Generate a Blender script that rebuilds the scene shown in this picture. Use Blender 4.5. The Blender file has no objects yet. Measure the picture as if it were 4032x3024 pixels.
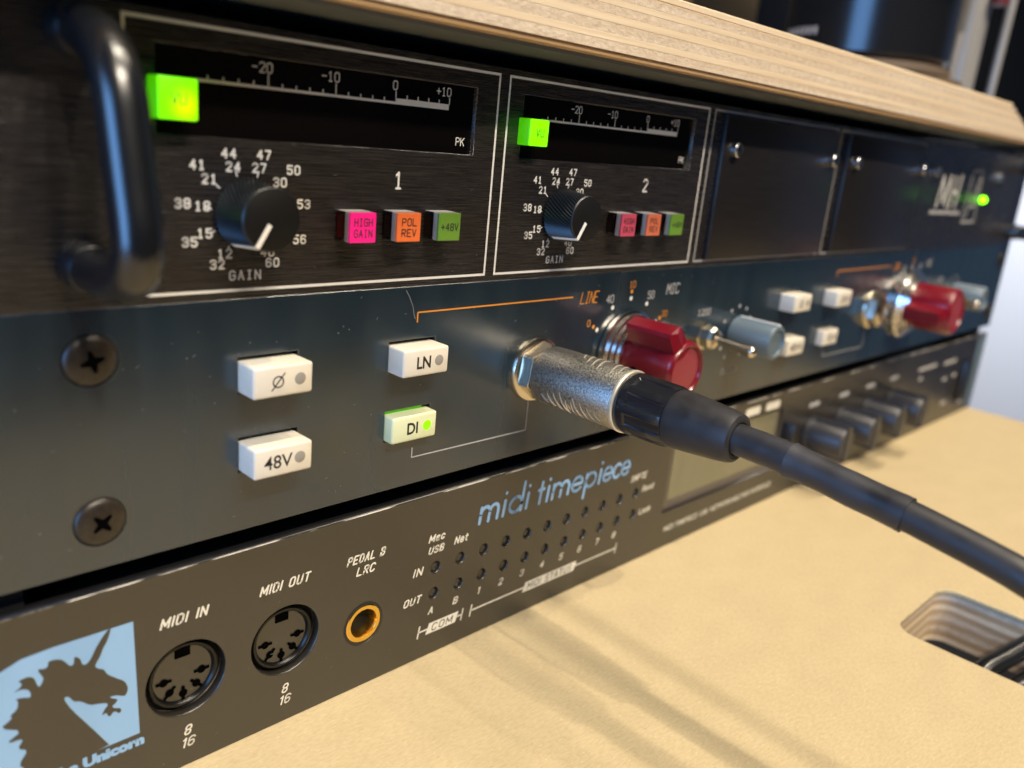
import bpy, bmesh, math, random
from mathutils import Vector, Matrix, Euler
random.seed(7)
S = 0.001                       # all numbers below are millimetres
scn = bpy.context.scene
C = scn.collection

# ------------------------------------------------------------------ camera
cam = bpy.data.cameras.new('camera')
cam.sensor_width = 36; cam.lens = 30.05
cam.clip_start = 0.005; cam.clip_end = 30
co = bpy.data.objects.new('camera', cam); C.objects.link(co)
co.location = (-38.27*S, -136.79*S, 124.62*S)
co.rotation_euler = tuple(math.radians(a) for a in (73.706, -5.292, -44.834))
scn.camera = co
cam.dof.use_dof = True
cam.dof.focus_distance = 0.183
cam.dof.aperture_fstop = 12
cam.dof.aperture_blades = 0

# ------------------------------------------------------------------ world and lamps (indoors, evening room)
w = bpy.data.worlds.new('World'); scn.world = w; w.use_nodes = True
bg = w.node_tree.nodes['Background']
bg.inputs[0].default_value = (0.50, 0.42, 0.36, 1); bg.inputs[1].default_value = 0.035
scn.view_settings.view_transform = 'Standard'
scn.view_settings.look = 'None'
scn.view_settings.exposure = 0.0

def lamp(kind, name, loc, target, energy, color, **kw):
    l = bpy.data.lights.new(name, kind); l.energy = energy; l.color = color
    for k, v in kw.items(): setattr(l, k, v)
    o = bpy.data.objects.new(name, l); C.objects.link(o)
    o.location = Vector(loc)*S
    d = (Vector(target)-Vector(loc)).normalized()
    o.rotation_euler = d.to_track_quat('-Z', 'Y').to_euler()
    return o
WARM = (1.0, 0.88, 0.70)
for i, (lx, ly, e) in enumerate([(90, -400, 7.6), (400, -420, 5.6), (700, -400, 3.8), (980, -440, 2.4)]):
    lamp('SPOT', 'ceiling_spot', (lx, ly, 1600), (150, -60, 50), e*5.0, WARM,
         shadow_soft_size=0.017, spot_size=math.radians(60), spot_blend=0.6)
for lx, le in ((-260, 66), (60, 54), (420, 38)):
    lamp('SPOT', 'ceiling_spot', (lx, -1250, 1550), (150, 0, 60), le, (1.0, 0.88, 0.72),
         shadow_soft_size=0.05, spot_size=math.radians(60), spot_blend=0.6)
# cool daylight from a window on the left, behind the camera
lamp('AREA', 'window_light', (-1500, -360, 350), (200, 0, 90), 26, (0.20, 0.47, 1.0), shape='RECTANGLE', size=0.8, size_y=1.0)
# added fill spot, no fixture behind it, brightens the pale side wall
lamp('SPOT', 'side_wall_fill', (1500, 500, 500), (2300, 420, -250), 68, (0.92, 0.94, 1.0), shadow_soft_size=0.1, spot_size=math.radians(75), spot_blend=0.5)

lamp('POINT', 'far_wall_fill', (2300, 1150, 700), (0, 0, 0), 13, (1.0, 0.80, 0.55), shadow_soft_size=0.05)  # added fill lamp, unseen, warms the brown far wall

# ------------------------------------------------------------------ materials
def srgb(r, g, b):
    f = lambda c: (c/255/12.92) if c/255 <= 0.04045 else ((c/255+0.055)/1.055)**2.4
    return (f(r), f(g), f(b), 1)
def mat(name, col, rough=0.5, metal=0.0, spec=0.5, noise=0.0, nscale=(200, 200, 200), bump=0.0, bscale=None,
        bdist=0.0001, rvar=0.0, emit=None, estr=0.0, trans=0.0, ior=1.5, coat=0.0, col2=None, aniso=0.0):
    m = bpy.data.materials.new(name); m.use_nodes = True
    nt = m.node_tree; b = nt.nodes['Principled BSDF']
    c = tuple(col[:3])+(1,)
    b.inputs['Base Color'].default_value = c
    b.inputs['Roughness'].default_value = rough
    b.inputs['Metallic'].default_value = metal
    b.inputs['Specular IOR Level'].default_value = spec
    b.inputs['IOR'].default_value = ior
    b.inputs['Transmission Weight'].default_value = trans
    b.inputs['Coat Weight'].default_value = coat
    if emit:
        b.inputs['Emission Color'].default_value = tuple(emit[:3])+(1,)
        b.inputs['Emission Strength'].default_value = estr
    if noise or bump or rvar:
        tc = nt.nodes.new('ShaderNodeTexCoord')
        def nz(sc, det=4):
            mp = nt.nodes.new('ShaderNodeMapping'); mp.inputs['Scale'].default_value = sc
            n = nt.nodes.new('ShaderNodeTexNoise'); n.inputs['Scale'].default_value = 1.0
            n.inputs['Detail'].default_value = det
            nt.links.new(tc.outputs['Object'], mp.inputs[0]); nt.links.new(mp.outputs[0], n.inputs['Vector'])
            return n
        n = nz(nscale)
        if noise:
            rp = nt.nodes.new('ShaderNodeValToRGB')
            rp.color_ramp.elements[0].position = 0.3; rp.color_ramp.elements[1].position = 0.7
            d = col2 if col2 else tuple(max(0, x*(1-noise)) for x in c[:3])+(1,)
            u = c if col2 else tuple(min(1, x*(1+noise)) for x in c[:3])+(1,)
            rp.color_ramp.elements[0].color = d; rp.color_ramp.elements[1].color = u
            nt.links.new(n.outputs['Fac'], rp.inputs[0]); nt.links.new(rp.outputs[0], b.inputs['Base Color'])
        if rvar:
            mr = nt.nodes.new('ShaderNodeMapRange')
            mr.inputs['From Min'].default_value = 0.3; mr.inputs['From Max'].default_value = 0.7
            mr.inputs['To Min'].default_value = max(0.02, rough-rvar); mr.inputs['To Max'].default_value = min(1, rough+rvar)
            nt.links.new(n.outputs['Fac'], mr.inputs[0]); nt.links.new(mr.outputs[0], b.inputs['Roughness'])
        if bump:
            n2 = nz(bscale or nscale, 5)
            bp = nt.nodes.new('ShaderNodeBump'); bp.inputs['Strength'].default_value = bump
            bp.inputs['Distance'].default_value = bdist
            nt.links.new(n2.outputs['Fac'], bp.inputs['Height']); nt.links.new(bp.outputs[0], b.inputs['Normal'])
    return m

M = {}
M['brushed'] = mat('black_brushed_anodised', (0.019, 0.016, 0.015), 0.27, 0.0, 0.8, noise=0.5, nscale=(90, 60, 5500), bump=0.7,
                   bscale=(120, 60, 6500), bdist=0.00012, rvar=0.10)
M['brushed_dark'] = mat('dark_anodised_panel', (0.014, 0.012, 0.012), 0.36, 0.0, 0.5, noise=0.3, nscale=(70, 60, 3000), bump=0.15, bscale=(110, 60, 4200), bdist=0.00003)
M['blueplate'] = mat('blue_grey_enamel', (0.010, 0.022, 0.032), 0.24, 0.0, 0.5, ior=1.9, noise=0.08, nscale=(130, 170, 9), bump=0.10,
                     bscale=(900, 900, 900), bdist=0.00001, rvar=0.04)
M['brownplate'] = mat('dark_brown_textured_paint', (0.018, 0.015, 0.011), 0.36, 0.0, 0.5, ior=1.85, noise=0.10, nscale=(900, 900, 900), bump=0.35,
                      bscale=(1500, 1500, 1500), bdist=0.00003, rvar=0.04)
M['black'] = mat('black_plastic', (0.012, 0.012, 0.013), 0.35, 0, 0.5)
M['blackmatte'] = mat('black_painted_steel', (0.010, 0.010, 0.010), 0.7, 0, 0.2)
M['jet'] = mat('jet_black_plastic', (0.004, 0.004, 0.004), 0.3, 0, 0.35)
M['void'] = mat('dark_interior', (0.002, 0.002, 0.002), 0.9, 0, 0.0)
M['glass_black'] = mat('dark_meter_glass', (0.004, 0.003, 0.003), 0.09, 0, 0.5)
M['white_print'] = mat('off_white_ink', (0.84, 0.81, 0.74), 0.6)
M['cream_print'] = mat('cream_ink', (0.76, 0.72, 0.60), 0.6)
M['grey_print'] = mat('grey_ink', (0.44, 0.43, 0.41), 0.6)
M['orange_print'] = mat('orange_ink', (0.75, 0.28, 0.03), 0.55)
M['blue_print'] = mat('light_blue_ink', (0.27, 0.47, 0.72), 0.5)
M['black_print'] = mat('black_ink', (0.02, 0.018, 0.02), 0.6)
M['cap'] = mat('ivory_plastic', (0.74, 0.68, 0.56), 0.32, 0, 0.5, noise=0.05, nscale=(160, 160, 160), bump=0.05, bscale=(2000, 2000, 2000), bdist=0.00001)
M['cap_lit'] = mat('ivory_plastic_lit', (0.70, 0.72, 0.46), 0.32, 0, 0.5, emit=(0.45, 0.9, 0.05), estr=0.035)
M['lens_off'] = mat('grey_lens', (0.30, 0.28, 0.24), 0.4)
M['lens_on'] = mat('green_lens_lit', (0.1, 0.5, 0.0), 0.4, emit=(0.20, 1.0, 0.0), estr=1.6)
M['green_dim'] = mat('green_led_glow', (0.1, 0.3, 0.0), 0.5, emit=(0.10, 0.55, 0.0), estr=0.45)
M['green_faint'] = mat('green_window', (0.02, 0.08, 0.0), 0.4, emit=(0.10, 0.55, 0.0), estr=0.10)
M['green_glow'] = mat('green_led', (0.1, 0.5, 0.0), 0.4, emit=(0.18, 1.0, 0.0), estr=3.0)
M['green_cap'] = mat('green_cap_lit', (0.1, 0.5, 0.0), 0.35, emit=(0.22, 1.0, 0.0), estr=1.2)
def lit_cap():
    m = mat('green_cap_lit_hot', (0.1, 0.5, 0.0), 0.35, emit=(0.22, 1.0, 0.0), estr=1.0)
    nt = m.node_tree; b = nt.nodes['Principled BSDF']
    tc = nt.nodes.new('ShaderNodeTexCoord'); mp = nt.nodes.new('ShaderNodeMapping'); mp.inputs['Location'].default_value = (-0.0010, 0.0036, 0.0009)
    ln = nt.nodes.new('ShaderNodeVectorMath'); ln.operation = 'LENGTH'
    rp = nt.nodes.new('ShaderNodeValToRGB'); e = rp.color_ramp.elements
    e[0].position = 0.0; e[0].color = (0.75, 1.0, 0.0, 1); e[1].position = 1.0; e[1].color = (0.16, 0.85, 0.0, 1)
    mr = nt.nodes.new('ShaderNodeMapRange'); mr.inputs['From Max'].default_value = 0.0034; mr.interpolation_type = 'SMOOTHSTEP'
    nt.links.new(tc.outputs['Object'], mp.inputs[0]); nt.links.new(mp.outputs[0], ln.inputs[0]); nt.links.new(ln.outputs['Value'], mr.inputs[0])
    nt.links.new(mr.outputs[0], rp.inputs[0]); nt.links.new(rp.outputs[0], b.inputs['Emission Color'])
    b.inputs['Emission Strength'].default_value = 1.25
    return m
M['green_cap_hot'] = lit_cap()
M['green_body'] = mat('green_lamp_housing', (0.05, 0.3, 0.0), 0.25, emit=(0.10, 0.75, 0.0), estr=0.5)
M['pilot'] = mat('green_pilot', (0.1, 0.5, 0.0), 0.4, emit=(0.20, 1.0, 0.0), estr=6)
M['clear'] = mat('clear_plastic', (0.92, 0.92, 0.92), 0.06, 0, 0.5, trans=1.0, ior=1.45)
M['frost_dim'] = mat('grey_frosted_plastic', (0.34, 0.31, 0.30), 0.4)
M['smoked_red'] = mat('dark_red_core', (0.16, 0.010, 0.012), 0.2)
M['smoked'] = mat('dark_plastic_core', (0.03, 0.014, 0.012), 0.2, 0, 0.5)
M['pink'] = mat('pink_cap', (0.78, 0.012, 0.20), 0.35, emit=(1.0, 0.02, 0.22), estr=0.28)
M['dusty_pink'] = mat('dusty_pink_cap', (0.55, 0.07, 0.12), 0.4)
M['orange'] = mat('orange_cap', (0.74, 0.15, 0.035), 0.4, emit=(1.0, 0.22, 0.04), estr=0.06)
M['dull_orange'] = mat('dull_orange_cap', (0.60, 0.15, 0.07), 0.4)
M['green'] = mat('leaf_green_cap', (0.13, 0.26, 0.03), 0.4)
M['ember'] = mat('orange_lamp', (0.6, 0.1, 0.0), 0.4, emit=(1.0, 0.18, 0.0), estr=0.8)
M['knurl'] = mat('black_knurled_aluminium', (0.012, 0.015, 0.018), 0.36, 0.2, 0.6)
M['knobface'] = mat('black_satin_aluminium', (0.006, 0.006, 0.006), 0.5, 0.0, 0.25)
M['steel'] = mat('zinc_screw', (0.45, 0.46, 0.48), 0.30, 1.0)
M['darkscrew'] = mat('bronzed_screw', (0.026, 0.019, 0.013), 0.38, 0.1, 0.5, noise=0.3, nscale=(900, 900, 900))
M['chrome'] = mat('nickel', (0.66, 0.59, 0.47), 0.24, 1.0)
M['castnickel'] = mat('sand_blasted_nickel', (0.40, 0.385, 0.35), 0.42, 1.0, noise=0.42, nscale=(2400, 2400, 2400), bump=0.8,
                      bscale=(2800, 2800, 2800), bdist=0.00013, rvar=0.08)
M['polished'] = mat('bright_nickel_rib', (0.80, 0.72, 0.56), 0.42, 0.7)
M['gold'] = mat('brass_collar', (0.92, 0.58, 0.12), 0.22, 1.0)
M['red'] = mat('red_plastic', (0.17, 0.004, 0.012), 0.28, 0, 0.5, coat=0.15)
M['redcap'] = mat('red_frosted_cap', (0.27, 0.035, 0.048), 0.40, 0, 0.5)
M['skirt'] = mat('spun_skirt', (0.80, 0.77, 0.73), 0.20, 1.0)
M['greyblue'] = mat('grey_blue_plastic', (0.11, 0.150, 0.175), 0.36, 0, 0.5)
M['rubber'] = mat('black_rubber', (0.018, 0.017, 0.018), 0.55, 0, 0.5, noise=0.3, nscale=(300, 300, 300), rvar=0.08, bump=0.15, bscale=(1500, 1500, 1500), bdist=0.00003)
M['grip'] = mat('black_gloss_grip', (0.012, 0.012, 0.014), 0.24, 0, 0.5, bump=0.10, bscale=(700, 200, 700), bdist=0.00005)
M['shrink'] = mat('heat_shrink_sleeve', (0.020, 0.020, 0.024), 0.50, 0, 0.6, noise=0.4, nscale=(120, 120, 120), rvar=0.12,
                  bump=0.25, bscale=(500, 200, 500), bdist=0.00012)
M['palesteel'] = mat('pale_satin_steel', (0.42, 0.40, 0.37), 0.35, 0.3)
M['darkred'] = mat('dark_red_plastic', (0.12, 0.01, 0.01), 0.4)
M['satinblack'] = mat('satin_black_metal', (0.008, 0.009, 0.011), 0.24, 0, 0.6)
M['bronze'] = mat('dull_bronze', (0.16, 0.115, 0.075), 0.5)
M['handle'] = mat('black_satin_handle', (0.005, 0.006, 0.008), 0.26, 0, 0.8)
M['knobplastic'] = mat('grey_black_plastic', (0.022, 0.022, 0.025), 0.42, 0, 0.6)
M['lcd'] = mat('unlit_lcd', (0.20, 0.185, 0.11), 0.25, 0, 0.5)
M['lcdframe'] = mat('grey_lcd_bezel', (0.10, 0.085, 0.075), 0.3, 0, 0.5)
M['ledhole'] = mat('smoked_led', (0.045, 0.040, 0.030), 0.3, 0, 0.5)
M['bevel_paint'] = mat('chamfer_grey', (0.10, 0.11, 0.12), 0.3, 0.0, 0.8)
M['sleeve'] = mat('grey_sleeve', (0.42, 0.40, 0.36), 0.4, 0.2, 0.5, noise=0.5, nscale=(900, 900, 900))
M['frost'] = mat('frosted_plastic', (0.62, 0.58, 0.54), 0.45)
M['edge'] = mat('worn_edge_metal', (0.5, 0.48, 0.42), 0.3, 0.9, noise=0.6, nscale=(700, 700, 700))
def edge_wear_glint():  # worn chips, with the edge highlight painted in as pale colour
    m = bpy.data.materials.new('chipped_edge_glint'); m.use_nodes = True
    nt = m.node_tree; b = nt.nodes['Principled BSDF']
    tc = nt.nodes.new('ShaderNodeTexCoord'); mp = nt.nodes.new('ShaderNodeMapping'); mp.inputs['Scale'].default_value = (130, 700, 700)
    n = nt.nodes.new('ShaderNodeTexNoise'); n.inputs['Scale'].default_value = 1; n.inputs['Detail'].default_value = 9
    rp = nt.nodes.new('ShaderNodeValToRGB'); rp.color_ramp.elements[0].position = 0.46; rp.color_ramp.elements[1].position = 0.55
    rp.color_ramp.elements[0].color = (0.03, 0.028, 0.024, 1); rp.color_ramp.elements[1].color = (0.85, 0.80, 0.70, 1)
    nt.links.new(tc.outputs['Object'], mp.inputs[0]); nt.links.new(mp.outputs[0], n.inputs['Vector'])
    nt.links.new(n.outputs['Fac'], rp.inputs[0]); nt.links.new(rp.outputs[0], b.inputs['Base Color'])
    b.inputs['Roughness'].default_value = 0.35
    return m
M['chip_glint'] = edge_wear_glint()
# wood
def wood(name, a, b_, scale, bump=0.3, rough=0.55, speck=True):
    m = bpy.data.materials.new(name); m.use_nodes = True
    nt = m.node_tree; b = nt.nodes['Principled BSDF']; b.inputs['Roughness'].default_value = rough
    tc = nt.nodes.new('ShaderNodeTexCoord')
    def nz(sc, det, ramp):
        mp = nt.nodes.new('ShaderNodeMapping'); mp.inputs['Scale'].default_value = sc
        n = nt.nodes.new('ShaderNodeTexNoise'); n.inputs['Scale'].default_value = 1; n.inputs['Detail'].default_value = det
        nt.links.new(tc.outputs['Object'], mp.inputs[0]); nt.links.new(mp.outputs[0], n.inputs['Vector'])
        rp = nt.nodes.new('ShaderNodeValToRGB')
        rp.color_ramp.elements[0].position = ramp[0]; rp.color_ramp.elements[1].position = ramp[1]
        nt.links.new(n.outputs['Fac'], rp.inputs[0]); return n, rp
    n1, r1 = nz(scale, 6, (0.3, 0.7))
    r1.color_ramp.elements[0].color = b_; r1.color_ramp.elements[1].color = a
    nt.links.new(r1.outputs[0], b.inputs['Base Color'])
    if speck:
        n2, r2 = nz((1500, 1500, 1500), 3, (0.30, 0.42))
        r2.color_ramp.elements[0].color = (0.78, 0.74, 0.68, 1); r2.color_ramp.elements[1].color = (1, 1, 1, 1)
        mx = nt.nodes.new('ShaderNodeMix'); mx.data_type = 'RGBA'; mx.blend_type = 'MULTIPLY'; mx.inputs[0].default_value = 0.6
        nt.links.new(r1.outputs[0], mx.inputs[6]); nt.links.new(r2.outputs[0], mx.inputs[7])
        nt.links.new(mx.outputs[2], b.inputs['Base Color'])
    n4, r4 = nz((9, 60, 700), 5, (0.35, 0.65))
    r4.color_ramp.elements[0].color = (0.88, 0.82, 0.74, 1); r4.color_ramp.elements[1].color = (1, 1, 1, 1)
    m4 = nt.nodes.new('ShaderNodeMix'); m4.data_type = 'RGBA'; m4.blend_type = 'MULTIPLY'; m4.inputs[0].default_value = 0.9
    src = b.inputs['Base Color'].links[0].from_socket
    nt.links.new(src, m4.inputs[6]); nt.links.new(r4.outputs[0], m4.inputs[7]); nt.links.new(m4.outputs[2], b.inputs['Base Color'])
    n3, _ = nz(tuple(s*1.6 for s in scale), 6, (0, 1))
    bp = nt.nodes.new('ShaderNodeBump'); bp.inputs['Strength'].default_value = bump; bp.inputs['Distance'].default_value = 0.0002
    nt.links.new(n3.outputs['Fac'], bp.inputs['Height']); nt.links.new(bp.outputs[0], b.inputs['Normal'])
    return m
M['ply_long'] = wood('plywood_long_grain', (0.86, 0.71, 0.50, 1), (0.76, 0.61, 0.41, 1), (25, 400, 1100), 0.25, speck=False)
M['ply_end'] = wood('plywood_end_grain', (0.78, 0.65, 0.49, 1), (0.64, 0.52, 0.38, 1), (500, 420, 900), 0.8)
M['ply_mid'] = wood('plywood_middle_veneer', (0.58, 0.43, 0.27, 1), (0.48, 0.34, 0.20, 1), (60, 60, 1500), 0.3)
M['ply_tan'] = wood('plywood_outer_veneer', (0.60, 0.40, 0.20, 1), (0.52, 0.33, 0.16, 1), (20, 400, 1500), 0.2, speck=False)
def board_mat():
    m = bpy.data.materials.new('pale_wood_board'); m.use_nodes = True
    nt = m.node_tree; b = nt.nodes['Principled BSDF']
    b.inputs['Roughness'].default_value = 0.50; b.inputs['Specular IOR Level'].default_value = 0.35
    tc = nt.nodes.new('ShaderNodeTexCoord')
    def nz(sc, det, rot=0.0):
        mp = nt.nodes.new('ShaderNodeMapping'); mp.inputs['Scale'].default_value = sc; mp.inputs['Rotation'].default_value = (0, 0, rot)
        n = nt.nodes.new('ShaderNodeTexNoise'); n.inputs['Scale'].default_value = 1; n.inputs['Detail'].default_value = det
        nt.links.new(tc.outputs['Object'], mp.inputs[0]); nt.links.new(mp.outputs[0], n.inputs['Vector']); return n
    def ramp(n, p0, c0, p1, c1):
        r = nt.nodes.new('ShaderNodeValToRGB'); e = r.color_ramp.elements
        e[0].position = p0; e[0].color = c0; e[1].position = p1; e[1].color = c1
        nt.links.new(n.outputs['Fac'], r.inputs[0]); return r
    def mul(a, b2, f):
        mx = nt.nodes.new('ShaderNodeMix'); mx.data_type = 'RGBA'; mx.blend_type = 'MULTIPLY'; mx.inputs[0].default_value = f
        nt.links.new(a, mx.inputs[6]); nt.links.new(b2, mx.inputs[7]); return mx.outputs[2]
    base = ramp(nz((60, 110, 35), 5), 0.3, (0.540, 0.430, 0.245, 1), 0.7, (0.575, 0.460, 0.265, 1))
    fib = ramp(nz((560, 1700, 300), 6, 0.5), 0.30, (0.80, 0.76, 0.70, 1), 0.60, (1, 1, 1, 1))
    fib2 = ramp(nz((1500, 420, 300), 5, 0.3), 0.60, (1, 1, 1, 1), 0.72, (0.80, 0.76, 0.70, 1))
    lite = ramp(nz((700, 2600, 300), 3, 0.45), 0.60, (1, 1, 1, 1), 0.70, (1.16, 1.15, 1.14, 1))
    dark = ramp(nz((330, 330, 330), 2), 0.20, (0.45, 0.38, 0.30, 1), 0.235, (1, 1, 1, 1))
    o = mul(base.outputs[0], fib.outputs[0], 0.55); o = mul(o, fib2.outputs[0], 0.45); o = mul(o, lite.outputs[0], 1.0); o = mul(o, dark.outputs[0], 0.9)
    nt.links.new(o, b.inputs['Base Color'])
    bp = nt.nodes.new('ShaderNodeBump'); bp.inputs['Strength'].default_value = 0.14; bp.inputs['Distance'].default_value = 0.0002
    nt.links.new(nz((500, 900, 500), 6, 0.5).outputs['Fac'], bp.inputs['Height']); nt.links.new(bp.outputs[0], b.inputs['Normal'])
    return m
M['board'] = board_mat()
M['slot_dark'] = mat('slot_shade_board', (0.06, 0.04, 0.022), 0.6)  # for the board added below the slot to darken it
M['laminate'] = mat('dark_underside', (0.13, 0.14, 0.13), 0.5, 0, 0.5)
M['wall'] = mat('pale_grey_wall', (0.62, 0.63, 0.66), 0.8, noise=0.04, nscale=(3, 3, 3))
M['darkwall'] = mat('brown_grey_wall', (0.10, 0.078, 0.045), 0.8, noise=0.1, nscale=(4, 4, 4))
M['floor'] = mat('grey_floor', (0.42, 0.42, 0.45), 0.7, noise=0.1, nscale=(4, 4, 4))

# ------------------------------------------------------------------ helpers
WL = {}
def link(name, data, parent=None, loc=(0, 0, 0), rot=None):
    """link an object; loc is its WORLD position in mm"""
    o = bpy.data.objects.new(name, data); C.objects.link(o)
    loc = Vector(loc)*S
    WL[o] = loc
    if parent is not None:
        o.parent = parent; o.location = loc-WL[parent]
    else: o.location = loc
    if rot: o.rotation_euler = rot
    return o
def thing(name, label, cat, loc=(0, 0, 0), group=None):
    o = link(name, None, None, loc); o['label'] = label; o['category'] = cat
    o.empty_display_size = 0.01
    if group: o['group'] = group
    return o
def setmat(me, m, smooth=False):
    me.materials.clear(); me.materials.append(M[m] if isinstance(m, str) else m)
    if smooth:
        for p in me.polygons: p.use_smooth = True
    return me
def auto_smooth(me, ang=35):
    bm = bmesh.new(); bm.from_mesh(me)
    for f in bm.faces: f.smooth = True
    for e in bm.edges:
        if len(e.link_faces) == 2 and e.calc_face_angle(0) > math.radians(ang): e.smooth = False
    bm.to_mesh(me); bm.free()
def frombm(bm, m, smooth=False, name='mesh'):
    bmesh.ops.recalc_face_normals(bm, faces=bm.faces)
    me = bpy.data.meshes.new(name); bm.to_mesh(me); bm.free(); setmat(me, m)
    if smooth: auto_smooth(me)
    return me
def box_bm(bm, x0, x1, y0, y1, z0, z1):
    v = [bm.verts.new((x*S, y*S, z*S)) for x in (x0, x1) for y in (y0, y1) for z in (z0, z1)]
    for f in ((0, 1, 3, 2), (4, 6, 7, 5), (0, 4, 5, 1), (2, 3, 7, 6), (0, 2, 6, 4), (1, 5, 7, 3)):
        bm.faces.new([v[i] for i in f])
    return v
def box(x0, x1, y0, y1, z0, z1, m, bev=0.0, seg=2):
    bm = bmesh.new(); box_bm(bm, x0, x1, y0, y1, z0, z1)
    if bev: bmesh.ops.bevel(bm, geom=bm.edges[:], offset=bev*S, segments=seg, affect='EDGES', profile=0.5)
    return frombm(bm, m, bool(bev))
def lathe(profile, m, seg=48, smooth=True, closed=True):
    """profile: (radius, depth out of the panel) in mm, turned round the -y axis"""
    bm = bmesh.new(); rings = []
    for r, d in profile:
        if r < 1e-6: rings.append([bm.verts.new((0, -d*S, 0))])
        else: rings.append([bm.verts.new((r*S*math.cos(2*math.pi*i/seg), -d*S, r*S*math.sin(2*math.pi*i/seg))) for i in range(seg)])
    for a, b in zip(rings[:-1], rings[1:]):
        for i in range(seg):
            j = (i+1) % seg
            if len(a) == 1: bm.faces.new((a[0], b[i], b[j]))
            elif len(b) == 1: bm.faces.new((a[i], b[0], a[j]))
            else: bm.faces.new((a[i], b[i], b[j], a[j]))
    return frombm(bm, m, smooth)
def tube(pts, r, m, seg=20, caps=True, radii=None):
    bm = bmesh.new(); P = [Vector(p)*S for p in pts]; rings = []
    up = Vector((0, 0, 1)); prev = None
    for i, p in enumerate(P):
        t = (P[min(i+1, len(P)-1)]-P[max(i-1, 0)]).normalized()
        if prev is None:
            n = t.cross(up)
            if n.length < 1e-4: n = t.cross(Vector((1, 0, 0)))
        else: n = prev-t*prev.dot(t)
        n.normalize(); prev = n; b = t.cross(n)
        rr = (radii[i] if radii else r)*S
        rings.append([bm.verts.new(p+(n*math.cos(a)+b*math.sin(a))*rr) for a in [2*math.pi*k/seg for k in range(seg)]])
    for a, b in zip(rings[:-1], rings[1:]):
        for k in range(seg): bm.faces.new((a[k], a[(k+1) % seg], b[(k+1) % seg], b[k]))
    if caps: bm.faces.new(rings[0][::-1]); bm.faces.new(rings[-1])
    return frombm(bm, m, True)
def smoothpath(pts, n=8):
    out = []; P = [Vector(p) for p in pts]
    for i in range(len(P)-1):
        p0 = P[max(i-1, 0)]; p1 = P[i]; p2 = P[i+1]; p3 = P[min(i+2, len(P)-1)]
        for k in range(n):
            t = k/n
            out.append(0.5*((2*p1)+(p2-p0)*t+(2*p0-5*p1+4*p2-p3)*t*t+(-p0+3*p1-3*p2+p3)*t**3))
    out.append(P[-1]); return out
def ev(curve):
    o = bpy.data.objects.new('temporary', curve); C.objects.link(o)
    dg = bpy.context.evaluated_depsgraph_get()
    me = bpy.data.meshes.new_from_object(o.evaluated_get(dg))
    bpy.data.objects.remove(o); bpy.data.curves.remove(curve)
    return me
def plate(loops, thick, m, front=0.0, bevel=0.0, flat=False):
    """closed loops of (x, z) -> slab whose front face is at y = front and whose back is at y = front + thick.
    flat=True: loops are (x, y) and the slab's top is at z = front"""
    cu = bpy.data.curves.new('outline', 'CURVE'); cu.dimensions = '2D'; cu.fill_mode = 'BOTH'
    cu.extrude = max(thick/2-bevel, 0)*S; cu.bevel_depth = bevel*S; cu.bevel_resolution = 1
    for L in loops:
        sp = cu.splines.new('POLY'); sp.points.add(len(L)-1); sp.use_cyclic_u = True
        for p, q in zip(sp.points, L): p.co = (q[0]*S, q[1]*S, 0, 1)
    me = ev(cu)
    for v in me.vertices:
        x, y, z = v.co
        if flat: v.co = (x, y, z+(front-thick/2)*S)
        else: v.co = (x, -z+(front+thick/2)*S, y)
    setmat(me, m)
    return me
def rrect(x0, x1, z0, z1, r, n=5):
    out = []
    for cx, cz, a0 in ((x1-r, z1-r, 0), (x0+r, z1-r, 90), (x0+r, z0+r, 180), (x1-r, z0+r, 270)):
        for k in range(n+1):
            a = math.radians(a0+90*k/n); out.append((cx+r*math.cos(a), cz+r*math.sin(a)))
    return out
def circ(cx, cz, r, n=40): return [(cx+r*math.cos(2*math.pi*i/n), cz+r*math.sin(2*math.pi*i/n)) for i in range(n)]
EPS = 0.06
def flatmesh(polys, m, d=EPS):
    """flat print: convex polygons of (x, z) lying d in front of y=0"""
    bm = bmesh.new()
    for p in polys: bm.faces.new([bm.verts.new((x*S, -d*S, z*S)) for x, z in p])
    me = bpy.data.meshes.new('print'); bm.to_mesh(me); bm.free()
    # face the viewer (-y)
    for pl in me.polygons:
        if pl.normal.y > 0: pl.flip()
    return setmat(me, m)
def seg_poly(a, b, w):
    a = Vector(a); b = Vector(b); d = (b-a)
    if d.length < 1e-9: d = Vector((1e-6, 0))
    d.normalize(); n = Vector((-d.y, d.x))*w/2; e = d*w*0.0
    return [tuple(a-e-n), tuple(b+e-n), tuple(b+e+n), tuple(a-e+n)]
def strokes(lines, w, m, d=EPS, round_=True):
    polys = []; k = 0
    bm = bmesh.new()
    def add(poly, dd): bm.faces.new([bm.verts.new((x*S, -dd*S, z*S)) for x, z in poly])
    for L in lines:
        for i, (a, b) in enumerate(zip(L[:-1], L[1:])):
            add(seg_poly(a, b, w), d+0.004*(k % 6)); k += 1
        if round_:
            for p in L: add(circ(p[0], p[1], w/2, 10), d+0.004*(k % 6)); k += 1
    me = bpy.data.meshes.new('print'); bm.to_mesh(me); bm.free()
    for pl in me.polygons:
        if pl.normal.y > 0: pl.flip()
    return setmat(me, m)
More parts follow.
